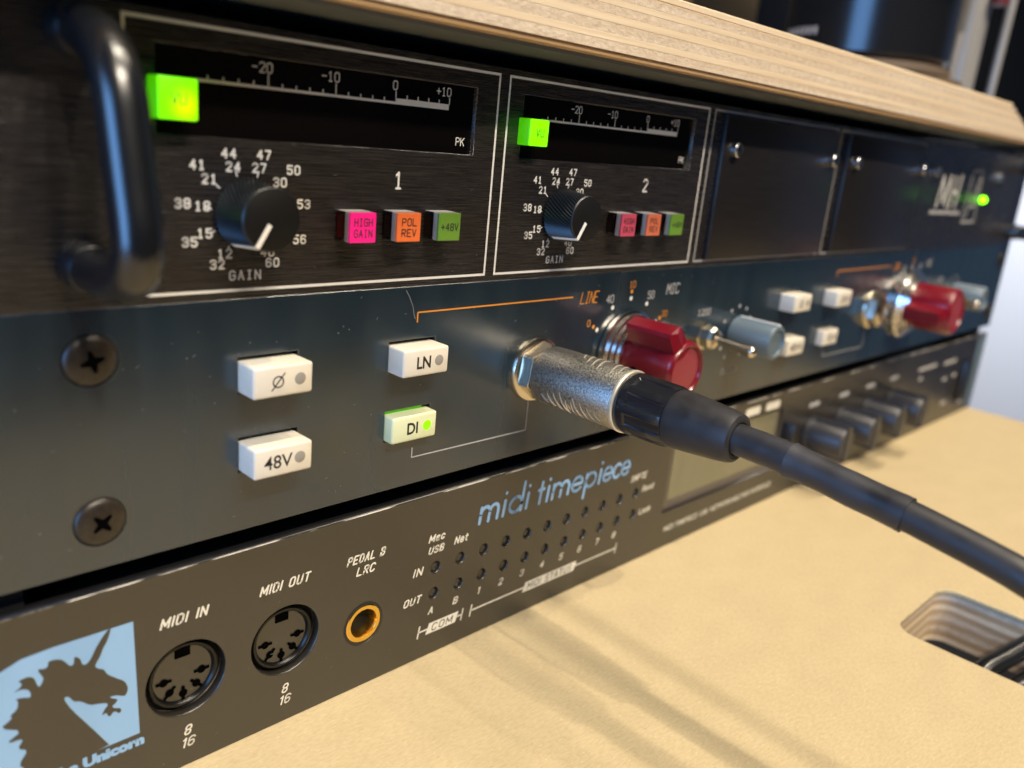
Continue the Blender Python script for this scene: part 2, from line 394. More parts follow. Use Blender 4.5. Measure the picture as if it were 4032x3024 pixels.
G = {
 '0': [[(1,0),(3,0),(4,1),(4,5),(3,6),(1,6),(0,5),(0,1),(1,0)]], '1': [[(.8,5),(2,6),(2,0)],[(.8,0),(3.2,0)]],
 '2': [[(0,5),(1,6),(3,6),(4,5),(4,4),(0,0),(4,0)]], '3': [[(0,5),(1,6),(3,6),(4,5),(4,4),(3,3.1),(1.6,3.1)],[(3,3.1),(4,2.2),(4,1),(3,0),(1,0),(0,1)]],
 '4': [[(3,0),(3,6),(0,2),(4,2)]], '5': [[(4,6),(0,6),(0,3.6),(3,3.6),(4,2.6),(4,1),(3,0),(1,0),(0,1)]],
 '6': [[(4,5.2),(3,6),(1,6),(0,5),(0,1),(1,0),(3,0),(4,1),(4,2.5),(3,3.4),(1,3.4),(0,2.5)]], '7': [[(0,6),(4,6),(1.5,0)]],
 '8': [[(1,0),(3,0),(4,1),(4,2.1),(3,3.1),(1,3.1),(0,2.1),(0,1),(1,0)],[(1,3.1),(0,4),(0,5),(1,6),(3,6),(4,5),(4,4),(3,3.1)]],
 'G': [[(4,5),(3,6),(1,6),(0,5),(0,1),(1,0),(3,0),(4,1),(4,3),(2.2,3)]], 'A': [[(0,0),(2,6),(4,0)],[(.7,2),(3.3,2)]],
 'I': [[(1,0),(3,0)],[(2,0),(2,6)],[(1,6),(3,6)]], 'N': [[(0,0),(0,6),(4,0),(4,6)]], 'H': [[(0,0),(0,6)],[(4,0),(4,6)],[(0,3),(4,3)]],
 'P': [[(0,0),(0,6),(3,6),(4,5),(4,4),(3,3),(0,3)]], 'O': [[(1,0),(3,0),(4,1),(4,5),(3,6),(1,6),(0,5),(0,1),(1,0)]],
 'L': [[(0,6),(0,0),(4,0)]], 'R': [[(0,0),(0,6),(3,6),(4,5),(4,4),(3,3),(0,3)],[(1.8,3),(4,0)]], 'E': [[(4,6),(0,6),(0,0),(4,0)],[(0,3),(3,3)]],
 'V': [[(0,6),(2,0),(4,6)]], 'K': [[(0,0),(0,6)],[(4,6),(0,2.4)],[(1.3,3.6),(4,0)]], 'M': [[(0,0),(0,6),(2,2.5),(4,6),(4,0)]],
 'C': [[(4,5),(3,6),(1,6),(0,5),(0,1),(1,0),(3,0),(4,1)]], 'T': [[(0,6),(4,6)],[(2,6),(2,0)]], 'U': [[(0,6),(0,1),(1,0),(3,0),(4,1),(4,6)]],
 '+': [[(2,1),(2,5)],[(0,3),(4,3)]], '-': [[(.3,3),(3.7,3)]], ' ': [], 'S': [[(4,5),(3,6),(1,6),(0,5),(0,4),(1,3.1),(3,3.1),(4,2.1),(4,1),(3,0),(1,0),(0,1)]],
 'D': [[(0,0),(0,6),(2.6,6),(4,4.6),(4,1.4),(2.6,0),(0,0)]], 'i': [[(2,0),(2,6)]],
}
def stext(s, cx, cz, h, cw, m, w=None, pitch=None, shear=0.0, d=EPS):
    """stroke lettering centred at (cx, cz); h cap height, cw letter width"""
    pitch = pitch or cw*1.42; w = w or h*0.14; n = len(s); lines = []
    x0 = cx-(n-1)*pitch/2-cw/2
    for i, ch in enumerate(s):
        for L in G[ch]:
            lines.append([(x0+i*pitch+p[0]/4*cw+shear*(p[1]/6-0.5)*h, cz-h/2+p[1]/6*h) for p in L])
    return strokes(lines, w, m, d)
def btext(s, x0, x1, z0, z1, m, bold=0.0, shear=0.0, d=EPS, raw=False):
    """outline lettering fitted into the box x0..x1, z0..z1 (capital height)"""
    cu = bpy.data.curves.new('letters', 'FONT'); cu.body = s; cu.size = 1; cu.offset = bold; cu.shear = 0; cu.resolution_u = 3
    me = ev(cu)
    xs = [v.co.x for v in me.vertices]; ys = [v.co.y for v in me.vertices]
    a, b, c, e = min(xs), max(xs), min(ys), max(ys)
    for v in me.vertices:
        u = (v.co.x-a)/(b-a); t = (v.co.y-c)/(e-c)
        v.co = ((x0+u*(x1-x0)+shear*(t-0.5)*(z1-z0))*S, -d*S, (z0+t*(z1-z0))*S)
    me.update()
    for pl in me.polygons:
        if pl.normal.y > 0: pl.flip()
    return setmat(me, m)
G2 = dict(G)
G2.update({'I': [[(0,0),(0,6)]], '1': [[(0,4.9),(1.5,6),(1.5,0)]], 'M': [[(0,0),(0,6),(2.5,1.5),(5,6),(5,0)]], 'B': [[(0.5,0),(0.5,6)],[(0,0),(0,6),(3,6),(4,5),(4,4),(3,3.1),(0,3.1)],[(3,3.1),(4,2.2),(4,1),(3,0),(0,0)]],
 'a': [[(0,3.4),(1,4.2),(2.4,4.2),(3.2,3.4),(3.2,0)],[(3.2,2.4),(1,2.4),(0,1.6),(0,.8),(.8,0),(2.2,0),(3.2,.9)]], 'c': [[(3.2,3.3),(2.4,4.2),(.8,4.2),(0,3.3),(0,.9),(.8,0),(2.4,0),(3.2,.9)]],
 'e': [[(0,2.1),(3.2,2.1),(3.2,3.3),(2.4,4.2),(.8,4.2),(0,3.3),(0,.9),(.8,0),(2.4,0),(3.2,.8)]], 't': [[(1,5.6),(1,.8),(1.6,0),(2.2,0)],[(0,4.2),(2.2,4.2)]],
 'd': [[(3.2,6),(3.2,0)],[(3.2,3.3),(2.4,4.2),(.8,4.2),(0,3.3),(0,.9),(.8,0),(2.4,0),(3.2,.9)]], 'o': [[(.8,0),(2.4,0),(3.2,.9),(3.2,3.3),(2.4,4.2),(.8,4.2),(0,3.3),(0,.9),(.8,0)]],
 'k': [[(0,0),(0,6)],[(3.2,4.2),(0,1.6)],[(1.2,2.6),(3.2,0)]]})
GW = {'I': 0, '1': 1.5, 'M': 5, ' ': 2.2, 'a': 3.2, 'c': 3.2, 'e': 3.2, 't': 2.2, 'd': 3.2, 'o': 3.2, 'k': 3.2}
def ctext(s, x0, x1, z0, z1, m, w=0.40, shear=0.22, d=EPS, gap=2.6):
    tot = sum(GW.get(c, 4) for c in s)+gap*(len(s)-1)
    kx = (x1-x0-w)/tot if tot else 1; kz = (z1-z0-w)/6; cur = 0; ls = []
    for c in s:
        for L in G2[c]: ls.append([(x0+w/2+(cur+p[0])*kx+shear*(p[1]/6-0.5)*(z1-z0), z0+w/2+p[1]*kz) for p in L])
        cur += GW.get(c, 4)+gap
    return strokes(ls, w, m, d)
def frame_lines(x0, x1, z0, z1, w, m):
    return flatmesh([[(x0-w/2, z1-w/2), (x1+w/2, z1-w/2), (x1+w/2, z1+w/2), (x0-w/2, z1+w/2)],
                     [(x0-w/2, z0-w/2), (x1+w/2, z0-w/2), (x1+w/2, z0+w/2), (x0-w/2, z0+w/2)],
                     [(x0-w/2, z0+w/2), (x0+w/2, z0+w/2), (x0+w/2, z1-w/2), (x0-w/2, z1-w/2)],
                     [(x1-w/2, z0+w/2), (x1+w/2, z0+w/2), (x1+w/2, z1-w/2), (x1-w/2, z1-w/2)]], m)
def copy_part(src, parent, loc):
    """copy of a part and its sub-parts, sharing mesh data"""
    c = src.copy(); C.objects.link(c); c.parent = parent; WL[c] = Vector(loc)*S; c.location = WL[c]-WL[parent]
    for ch in src.children:
        k = ch.copy(); C.objects.link(k); k.parent = c; k.location = ch.location; WL[k] = WL[c]+ch.location
    return c
def struct(name, me, loc=(0, 0, 0)):
    o = link(name, me, None, loc); o['kind'] = 'structure'; return o

# ================================================================== the room behind
struct('wall', box(-1500, 3200, 1500, 1520, -900, 2400, 'darkwall'))
struct('side_wall', box(2300, 2320, -1000, 850, -900, 2400, 'wall'))
struct('dark_side_wall', box(2300, 2320, 851, 1499, -900, 2400, 'darkwall'))
struct('dark_side_wall', box(2300, 2320, -3000, -1001, -900, 2400, 'darkwall'))
struct('floor', box(-1500, 3200, -3000, 1499, -920, -900, 'floor'))

# ================================================================== desk
desk = thing('desk', 'pale plywood desk with raised shelf over the stacked rack units', 'desk', (90, 0, -18))
SLOT = rrect(199, 238.5, -170, -69.5, 6, 6)
BOARD = [(-420, -205), (481, -205), (481, 330), (-420, 330)]
top = link('desk_board', plate([BOARD, SLOT], 1.6, 'board', 0.0, 0.25, flat=True), desk)
plies = ['ply_end', 'ply_mid', 'ply_long', 'ply_mid', 'ply_end', 'ply_mid', 'ply_end', 'ply_mid', 'ply_long']
for i in range(9):
    zt = -1.6-1.82*i
    g = 0.02*(i % 2)
    L = [(-420, -205+g), (481-g, -205+g), (481-g, 330), (-420, 330)]
    h = rrect(199-g, 238.5+g, -190, -69.5+g, 6, 6)
    link('ply', plate([L, h], 1.82, plies[i], zt, 0.0, flat=True), top)
# raised shelf: stacked plies, the front edge a little uneven
SF, SZ, SX = -15.0, 141.0, 398.0
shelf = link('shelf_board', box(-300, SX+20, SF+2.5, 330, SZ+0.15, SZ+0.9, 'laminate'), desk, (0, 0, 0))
zz = SZ+0.9
lay = [('ply_tan', 1.25, 0.55), ('ply_end', 1.95, 0.03), ('ply_long', 1.35, 0.0), ('ply_end', 2.1, 0.035), ('ply_long', 1.55, 0.0), ('ply_end', 1.75, 0.03),
       ('ply_long', 1.25, 0.0), ('ply_end', 1.95, 0.02), ('ply_long', 1.65, 0.10)]
for i, (mn, th, back) in enumerate(lay):
    xr = SX+26-5.5*i
    link('ply', box(-300, xr, SF+back, 330, zz, zz+th, mn, 0.05 if 0 < i < 8 else 0.25, 1), shelf); zz += th
SHELF_TOP = zz
link('slot_dark_backing', box(-420, 481, -205, 330, -150, -135, 'slot_dark', 0.3), desk)  # board added under the desk so the slot looks dark
link('side_support', box(-300, -285, 20, 330, 0.05, SZ, 'ply_long', 0.3), desk)
for rx in (-16, 466):
    link('rail_gap_block', box(rx, rx+14, 3.6, 22, 0.05, SZ-0.2, 'blackmatte'), desk)  # black strip added behind the ears to block light through the gap
link('side_support', box(486, 500, 60, 330, -18, SZ-2, 'blackmatte', 0.3), desk)

# ================================================================== bottom unit
HZ = 43.4
motu = thing('midi_interface', 'dark brown one-space rack unit with round sockets lying on the desk', 'rack unit', (241, 0, 0))
LX = [85+7.89*k for k in range(11)]
DIN = [(23.7, 19.8), (44.9, 19.6)]
JK = (64.6, 16.3)
holes = [circ(x, 19.8, 8.05, 56) for x, _ in DIN]+[circ(JK[0], JK[1], 5.45, 40)]
holes += [circ(x, z, 1.72, 24) for x in LX for z in (24.0, 17.0)]
holes += [[(180.2, 12.6), (252.5, 12.6), (252.5, 37.0), (180.2, 37.0)], [(452, 9), (461, 9), (461, 31), (452, 31)]]
fp = link('faceplate', plate([[(-22, 0.3), (482.6, 0.3), (482.6, HZ), (-22, HZ)]]+holes, 2.2, 'brownplate', 0.0, 0.22), motu)
link('chassis', box(-18, 464, 2.6, 250, 2, HZ-1.2, 'blackmatte'), motu)
link('worn_edge_glint', box(-21, 482, -0.02, 0.60, HZ-0.20, HZ+0.05, 'chip_glint'), fp)  # chipped edge carrying its highlight in the colour
# five-pin sockets, recessed in the plate
def din(x, z):
    r = link('round_socket', lathe([(8.0, -3.2), (7.0, -3.1), (6.95, -1.6), (6.7, -1.2), (6.25, -1.2), (5.9, -1.6), (5.8, -2.4)], 'jet', 64), motu, (x, 0, z))
    link('socket_sleeve', lathe([(8.02, -3.0), (8.02, -0.25)], 'sleeve', 64), r, (x, 0, z))
    link('socket_face', lathe([(5.8, -1.9), (0, -1.9)], 'brownplate', 48), r, (x, 0, z))
    link('key_notch', box(-1.5, 1.5, 1.72, 1.9, 3.7, 6.2, 'void'), r, (x, 0, z))
    for a in (-180, -135, -90, -45, 0):
        t = math.radians(a); px, pz = x+3.75*math.cos(t), z-0.6+3.75*math.sin(t)
        t2 = t+math.radians(20)
        polys = [circ(0, 0, 0.85, 14), seg_poly((-1.55*math.cos(t), -1.55*math.sin(t)), (1.55*math.cos(t), 1.55*math.sin(t)), 0.62)]
        bm = bmesh.new()
        for kk, p in enumerate(polys):
            bm.faces.new([bm.verts.new((u*S, (1.78-0.02*kk)*S, v*S)) for u, v in p])
        link('pin_hole', frombm(bm, 'void'), r, (px, 0, pz))
for x, z in DIN: din(x, z)
jr = link('pedal_socket', lathe([(5.4, -2.5), (5.4, -0.1), (4.7, 0.05), (4.6, -0.4), (4.6, -2)], 'black', 48), motu, (JK[0], 0, JK[1]))
link('brass_collar', lathe([(4.65, -1.4), (4.65, -0.05), (4.4, 0.1), (3.5, 0.02), (3.25, -0.6), (3.1, -3.5), (2.9, -12), (0, -12)], 'gold', 48), jr, (JK[0], 0, JK[1]))
led0 = None
for x in LX:
    for z in (24.0, 17.0):
        if led0 is None: led0 = link('indicator', lathe([(1.55, -1.9), (1.5, -0.95), (1.2, -0.75), (0.7, -0.62), (0, -0.58)], 'ledhole', 20), motu, (x, 0, z))
        else: copy_part(led0, motu, (x, 0, z))
# print
W_ = 'cream_print'
def pr(parent, me, name='lettering'): return link(name, me, parent)
pr(fp, ctext('MIDI IN', 18.9, 28.0, 32.0, 34.25, W_))
pr(fp, ctext('MIDI OUT', 38.9, 50.3, 31.9, 34.15, W_))
pr(fp, ctext('PEDAL B', 59.5, 69.6, 32.0, 34.2, W_))
pr(fp, ctext('LRC', 62.1, 67.0, 28.85, 31.05, W_))
for x in (23.75, 44.9):
    pr(fp, ctext('8', x-0.7, x+0.7, 7.05, 9.3, W_, 0.36)); pr(fp, ctext('16', x-1.25, x+1.35, 4.3, 6.5, W_, 0.36))
pr(fp, ctext('Mac', 82.4, 87.3, 31.0, 33.0, W_)); pr(fp, ctext('USB', 82.5, 87.2, 27.9, 29.9, W_))
pr(fp, ctext('Net', 90.6, 94.9, 28.3, 30.4, W_))
pr(fp, ctext('IN', 78.3, 81.0, 23.2, 25.4, W_)); pr(fp, ctext('OUT', 75.9, 81.1, 15.9, 18.0, W_))
for k, ch in enumerate('AB12345678'):
    wd = 0.34 if ch == '1' else 0.78
    pr(fp, ctext(ch, LX[k]-0.5-wd, LX[k]-0.5+wd, 11.5, 13.5, W_, 0.36))
def bracket(x0, x1, bx0, bx1, word, tx0, tx1):
    s = 0.5
    P = [seg_poly((x0-0.3, 5.9), (x0+0.3, 9.2), 0.42), seg_poly((x1-0.3, 5.9), (x1+0.3, 9.2), 0.42),
         [(x0, 7.3), (bx0, 7.3), (bx0, 7.75), (x0, 7.75)], [(bx1, 7.3), (x1, 7.3), (x1, 7.75), (bx1, 7.75)],
         [(bx0-s, 6.1), (bx1-s, 6.1), (bx1+s, 8.95), (bx0+s, 8.95)]]
    pr(fp, flatmesh(P, W_), 'bracket'); pr(fp, ctext(word, tx0, tx1, 6.55, 8.5, 'black_print', 0.24, d=0.09))
bracket(81.0, 95.0, 83.7, 93.3, 'COM', 85.2, 91.8)
bracket(98.0, 157.4, 117.4, 138.6, 'MIDI STATUS', 119.0, 137.0)
pr(fp, ctext('SMPTE', 160.6, 168.4, 28.2, 30.3, W_, 0.36)); pr(fp, ctext('Read', 167.2, 173.0, 23.6, 25.6, W_, 0.36))
pr(fp, ctext('Lock', 167.2, 173.0, 16.0, 17.9, W_, 0.36))
pr(fp, btext('MIDI TIMEPIECE  USB  NETWORKABLE MIDI INTERFACE', 182.7, 252.5, 5.7, 7.6, W_, 0.01, 0.2))
# big product lettering: geometric round strokes
def arc(cx, cz, rx, rz, a0, a1, n=14): return [(cx+rx*math.cos(math.radians(a0+(a1-a0)*i/n)), cz+rz*math.sin(math.radians(a0+(a1-a0)*i/n))) for i in range(n+1)]
def ital(L, base=31.6, k=0.13): return [(x+(z-base)*k, z) for x, z in L]
def geo(word, pos):
    ls = []
    b = 31.75; xh = 4.1
    for ch, x, wd in pos:
        if ch == 'm':
            a = wd/4
            ls += [[(x, b), (x, b+xh)], arc(x+a, b+xh-a*1.15, a, a*1.15, 180, 0)+[(x+2*a, b)], arc(x+3*a, b+xh-a*1.15, a, a*1.15, 180, 0)+[(x+4*a, b)]]
        if ch == 'i': ls += [[(x, b), (x, b+xh)], [(x, b+6.1), (x+0.01, b+6.15)]]
        if ch == 'd': ls += [arc(x+wd/2, b+xh/2, wd/2, xh/2, 0, 360, 24), [(x+wd, b), (x+wd, b+7.6)]]
        if ch == 't': ls += [[(x+wd/2, b), (x+wd/2, b+5.9)], [(x, b+3.9), (x+wd, b+3.9)]]
        if ch == 'e': ls += [[(x, b+xh/2), (x+wd, b+xh/2)]+arc(x+wd/2, b+xh/2, wd/2, xh/2, 0, 320, 22)]
        if ch == 'p': ls += [arc(x+wd/2, b+xh/2, wd/2, xh/2, 0, 360, 24), [(x, b-2.9), (x, b+xh)]]
        if ch == 'c': ls += [arc(x+wd/2, b+xh/2, wd/2, xh/2, 48, 312, 20)]
    return strokes([ital(L) for L in ls], 0.95, 'blue_print')
pr(fp, geo('midi', [('m', 98.3, 6.0), ('i', 106.4, 0), ('d', 108.4, 4.4), ('i', 114.9, 0)]), 'wordmark')
pr(fp, geo('timepiece', [('t', 118.9, 2.0), ('i', 122.8, 0), ('m', 124.9, 6.4), ('e', 132.7, 4.2), ('p', 138.6, 4.2), ('i', 144.7, 0), ('e', 146.3, 3.9), ('c', 151.0, 3.4), ('e', 154.9, 3.6)]), 'wordmark')
# emblem
sil = [(9.75, 35.75), (10.2, 35.75), (9.5, 33.6), (8.7, 32.4), (8.2, 31.0), (7.45, 29.9), (7.24, 29.2), (8.0, 28.5), (8.7, 28.2), (9.2, 26.9), (10.6, 25.6), (12.2, 24.2), (12.72, 22.6), (12.4, 21.5), (12.0, 21.2),
       (10.6, 22.0), (9.5, 22.2), (9.7, 21.7), (10.9, 21.0), (10.3, 20.3), (9.85, 20.1), (10.0, 19.5), (11.3, 18.95), (11.35, 18.2), (10.9, 18.0), (10.4, 18.7), (9.95, 18.75), (9.45, 18.15), (9.1, 18.2), (8.8, 19.2), (7.9, 18.9), (8.6, 20.1), (9.1, 20.5), (9.0, 21.1),
       (7.6, 21.6), (6.08, 22.0), (4.6, 23.5), (3.5, 23.9), (2.9, 25.1), (2.25, 25.5), (2.0, 24.9), (3.2, 22.2), (5.8, 17.8), (8.2, 13.6), (9.2, 11.9)]
mane = [(-6.6, 11.9), (-4.6, 14.2), (-5.6, 15.6), (-4.0, 17.8), (-5.6, 18.8), (-4.4, 20.4), (-7.3, 20.6), (-4.6, 22.0), (-7.9, 23.9), (-5.9, 25.0), (-6.3, 25.6), (-5.1, 26.4), (-4.9, 27.8), (-5.3, 28.4), (-4.2, 28.2), (-3.1, 27.7), (-2.95, 28.4),
        (-3.3, 29.4), (-4.4, 29.9), (-5.6, 29.7), (-4.5, 30.2), (-4.1, 30.8), (-4.75, 31.6), (-3.2, 31.8), (-2.3, 31.2), (-1.95, 29.6), (-1.6, 29.1), (-1.1, 29.9), (-0.9, 30.6), (-1.85, 32.6), (-0.6, 32.2), (-0.1, 32.5), (-0.05, 33.4), (1.2, 33.3), (2.25, 32.7), (3.3, 31.0), (3.9, 31.2), (4.0, 32.7), (4.9, 32.0), (5.2, 30.6), (5.8, 30.3), (6.6, 31.0), (7.6, 33.0), (8.9, 34.9)]
blue = [(14.0, 35.72), (14.5, 12.0), (-14, 12.0), (-14, 24), (-11.5, 30.5), (-8.2, 33.8), (-4, 35.4), (1, 35.72)]
em = link('emblem', plate([blue], 0.04, 'blue_print', -0.07), fp)
def chaikin(P, k=0.22):
    out = []
    for a, b in zip(P, P[1:]+P[:1]): out += [(a[0]+(b[0]-a[0])*k, a[1]+(b[1]-a[1])*k), (b[0]+(a[0]-b[0])*k, b[1]+(a[1]-b[1])*k)]
    return out
link('unicorn_head', plate([chaikin(sil+mane)], 0.03, 'brownplate', -0.12), em)
pr(fp, btext('Mark of the Unicorn', -12.0, 15.3, 9.3, 11.6, 'blue_print', 0.07, 0))
# display
lc = link('display', box(180.4, 252.3, 1.2, 2.6, 12.8, 36.8, 'lcdframe'), motu)
link('display_glass', box(183.5, 250, 1.0, 1.15, 16.2, 36, 'lcd'), lc)
for k, x in enumerate((228.9, 243.1)):
    link('blank_label', flatmesh([rrect(x-5.2, x+4.8, 37.9, 40.9, 0.8)], W_), fp)
for x in (277.8, 304.6, 331, 357):
    pr(fp, btext('VOLUME'[:4], x-5, x+4.6, 33.4, 35.4, 'grey_print', 0.03, 0.2)) if False else link('blank_label', flatmesh([rrect(x-4.6, x+4.4, 33.4, 35.3, 0.8)], 'grey_print'), fp)
for x, z, hw in ((399, 34, 12), (431, 33, 9), (392, 29, 2.4), (428, 24, 3), (442, 24.5, 3), (435, 10, 4), (462, 6.5, 3.5)):
    link('blank_label', flatmesh([rrect(x-hw, x+hw, z-0.9, z+0.9, 0.6)], 'grey_print'), fp)
kn0 = None
for x in (277.8, 304.6, 331, 357):
    if kn0 is None:
        kn0 = link('volume_knob', lathe([(7.0, 0.2), (7.0, 1.5), (6.5, 2.0), (6.3, 15.0), (5.9, 15.6), (0, 15.6)], 'knobplastic', 24), motu, (x, 0, 22.5))
        bm = bmesh.new(); box_bm(bm, -1.7, 1.7, -16.0, -2, -7.0, 7.0)
        link('knob_pointer', frombm(bm, 'knobplastic'), kn0, (x, 0, 22.5))
    else: copy_part(kn0, motu, (x, 0, 22.5))
link('select_lever', box(254.4, 256.2, -4.5, 1, 24, 31, 'black', 0.5), motu)
link('power_switch', box(452.3, 460.7, -3.0, 1.5, 9.3, 30.7, 'black', 0.6), motu)
link('edge_trim', box(470, 481.8, -0.5, -0.02, 2, 42, 'greyblue', 0.2), motu)

# ================================================================== middle unit
Z0, Z1 = 47.95, 92.45
mid = thing('channel_preamp', 'blue-grey one-space rack preamp with two red knobs in the middle of the stack', 'rack unit', (241, 0, Z0))
CH = 200.0
btn = []
for c in (0, 1):
    btn += [(40.1+CH*c, 78.2, 5.4, 'phase'), (73.75+CH*c, 77.55, 5.0, 'LN'), (40.3+CH*c, 62.8, 5.6, '48V'), (73.6+CH*c, 62.3, 2.7, 'DI')]
cut = [[(x-6.35, z-3.2), (x+6.35, z-3.2), (x+6.35, z+3.9), (x-6.35, z+3.9)] for x, z, d, t in btn]
cut += [circ(8.9, 84.4, 4.4, 40), circ(9.3, 56.4, 4.4, 40), circ(473.5, 84.4, 4.4, 24), circ(473.5, 56.4, 4.4, 24)]
mfp = link('faceplate', plate([[(-22, Z0), (482.6, Z0), (482.6, Z1), (-22, Z1)]]+cut, 3.0, 'blueplate', 0.0, 0.22), mid)
link('worn_edge_glint', box(-21, 300, 0.02, 0.5, Z1-0.10, Z1+0.06, 'chip_glint'), mfp)
link('chassis', box(-18, 464, 3.4, 250, Z0+1, Z1-1, 'void'), mid)
for x, z, d, t in btn:
    lit = (t == 'DI' and x < 150)
    b = link('push_button', box(-6.05, 6.05, -d, 6, -2.95, 2.95, 'cap_lit' if lit else 'cap', 0.55, 3), mid, (x, 0, z))
    link('button_lamp', lathe([(1.15, d-0.3), (1.15, d+0.02), (0.95, d+0.09), (0, d+0.10)], 'lens_on' if lit else 'lens_off', 28), b, (x+3.35, 0, z+0.05))
    if t == 'phase':
        me = strokes([arc(0, 0, 1.02, 1.02, 0, 360, 26), [(-1.25, -1.5), (1.25, 1.5)]], 0.26, 'black_print', d+0.03); link('lettering', me, b, (x-1.15, 0, z-0.05))
    elif t == 'LN': link('lettering', btext('LN', -2.6, 1.1, -1.32, 1.32, 'black_print', 0.025, 0, d+0.03), b, (x, 0, z))
    elif t == 'DI': link('lettering', btext('DI', -2.1, 0.8, -1.32, 1.32, 'black_print', 0.025, 0, d+0.03), b, (x, 0, z))
    else: link('lettering', btext('48V', -4.1, 1.75, -1.32, 1.32, 'black_print', 0.008, 0, d+0.03), b, (x, 0, z))
    if lit: link('button_glow', box(-5.8, 4.2, 0.6, 2.5, 3.0, 3.8, 'green_dim'), b, (x, 0, z))
# rack screws
def crossscrew(parent, x, z, rot, m='darkscrew'):
    s_ = link('rack_screw', lathe([(4.3, -2.2), (4.25, -0.1), (4.0, 0.35), (3.2, 0.75), (1.6, 1.0), (0, 1.05)], m, 40), parent, (x, 0, z))
    bm = bmesh.new()
    for a in (rot, rot+90):
        t = math.radians(a); c_, s2 = math.cos(t), math.sin(t)
        P = [(-1.75, -0.28), (1.75, -0.28), (1.75, 0.28), (-1.75, 0.28)]; P = [(-1.9, -0.25), (-0.75, -0.55), (0.75, -0.55), (1.9, -0.25), (1.9, 0.25), (0.75, 0.55), (-0.75, 0.55), (-1.9, 0.25)]
        bm.faces.new([bm.verts.new(((u*c_-v*s2)*S, -(1.09+0.004*(a % 7))*S, (u*s2+v*c_)*S)) for u, v in P])
    link('cross_recess', frombm(bm, 'void'), s_, (x, 0, z))
    link('screw_washer', lathe([(4.32, -0.7), (4.38, -0.5), (4.75, 0.03)], 'bevel_paint', 40), s_, (x, 0, z))
crossscrew(mid, 8.9, 84.4, 14); crossscrew(mid, 9.3, 56.4, 42)
crossscrew(mid, 473.5, 84.4, 30); crossscrew(mid, 473.5, 56.4, 60)
# printed lines and dial marks of both channels
for c in (0, 1):
    X = CH*c
    link('printed_line', strokes([[(74.6+X, 84.85), (74.6+X, 87.0), (124.3+X, 87.0)]], 0.34, 'orange_print', round_=False), mfp)
    link('printed_line', strokes([[(75.35+X, 56.5), (75.35+X, 54.2), (111.6+X, 54.0), (111.6+X, 61.6)]], 0.30, 'grey_print', round_=False), mfp)
    kx, kz = 148.5+X, 70.0
    link('lettering', stext('LINE', 130.9+X, 86.5, 2.9, 1.35, 'orange_print', 0.26, 1.75, 0.2), mfp)
    link('lettering', stext('MIC', 168.0+X, 86.7, 2.8, 1.7, 'grey_print', 0.36, 2.1, 0.1), mfp)
    for a in (180, 150, 120, 90, 60, 30, 0, -30, -60, -90, 210, 240):
        u, v = kx+15.1*math.cos(math.radians(a)), kz+15.1*math.sin(math.radians(a))
        link('dial_dot', flatmesh([circ(u, v, 0.62, 14)], 'white_print'), mfp)
    for a, s_ in ((150, '0'), (90, '10'), (30, '20')):
        u, v = kx+17.0*math.cos(math.radians(a)), kz+17.0*math.sin(math.radians(a))
        link('dial_dot', flatmesh([circ(u, v, 0.55, 14)], 'orange_print'), mfp)
        u, v = kx+19.4*math.cos(math.radians(a)), kz+19.2*math.sin(math.radians(a))
        if a == 90: v = 88.9
        link('lettering', stext(s_, u, v, 1.7, 1.0, 'orange_print', 0.2), mfp)
    for a, s_ in ((120, '40'), (60, '50'), (180, '30')):
        u, v = kx+18.1*math.cos(math.radians(a)), kz+17.9*math.sin(math.radians(a))
        link('lettering', stext(s_, u, v, 2.0, 1.15, 'grey_print', 0.3), mfp)
    link('lettering', stext('1200', 186.5+X, 78.3, 1.8, 1.25, 'grey_print', 0.34), mfp)
    link('lettering', stext('300', 186.5+X, 62.3, 1.8, 1.25, 'grey_print', 0.34), mfp)
    link('lettering', stext('OUTPUT', 206.8+X, 57.4, 1.8, 1.2, 'grey_print', 0.3), mfp)
    for a in range(-60, 241, 30):
        u, v = 207.2+X+9.0*math.cos(math.radians(a)), 69.9+8.8*math.sin(math.radians(a))
        link('dial_dot', flatmesh([circ(u, v, 0.6, 12)], 'grey_print'), mfp)
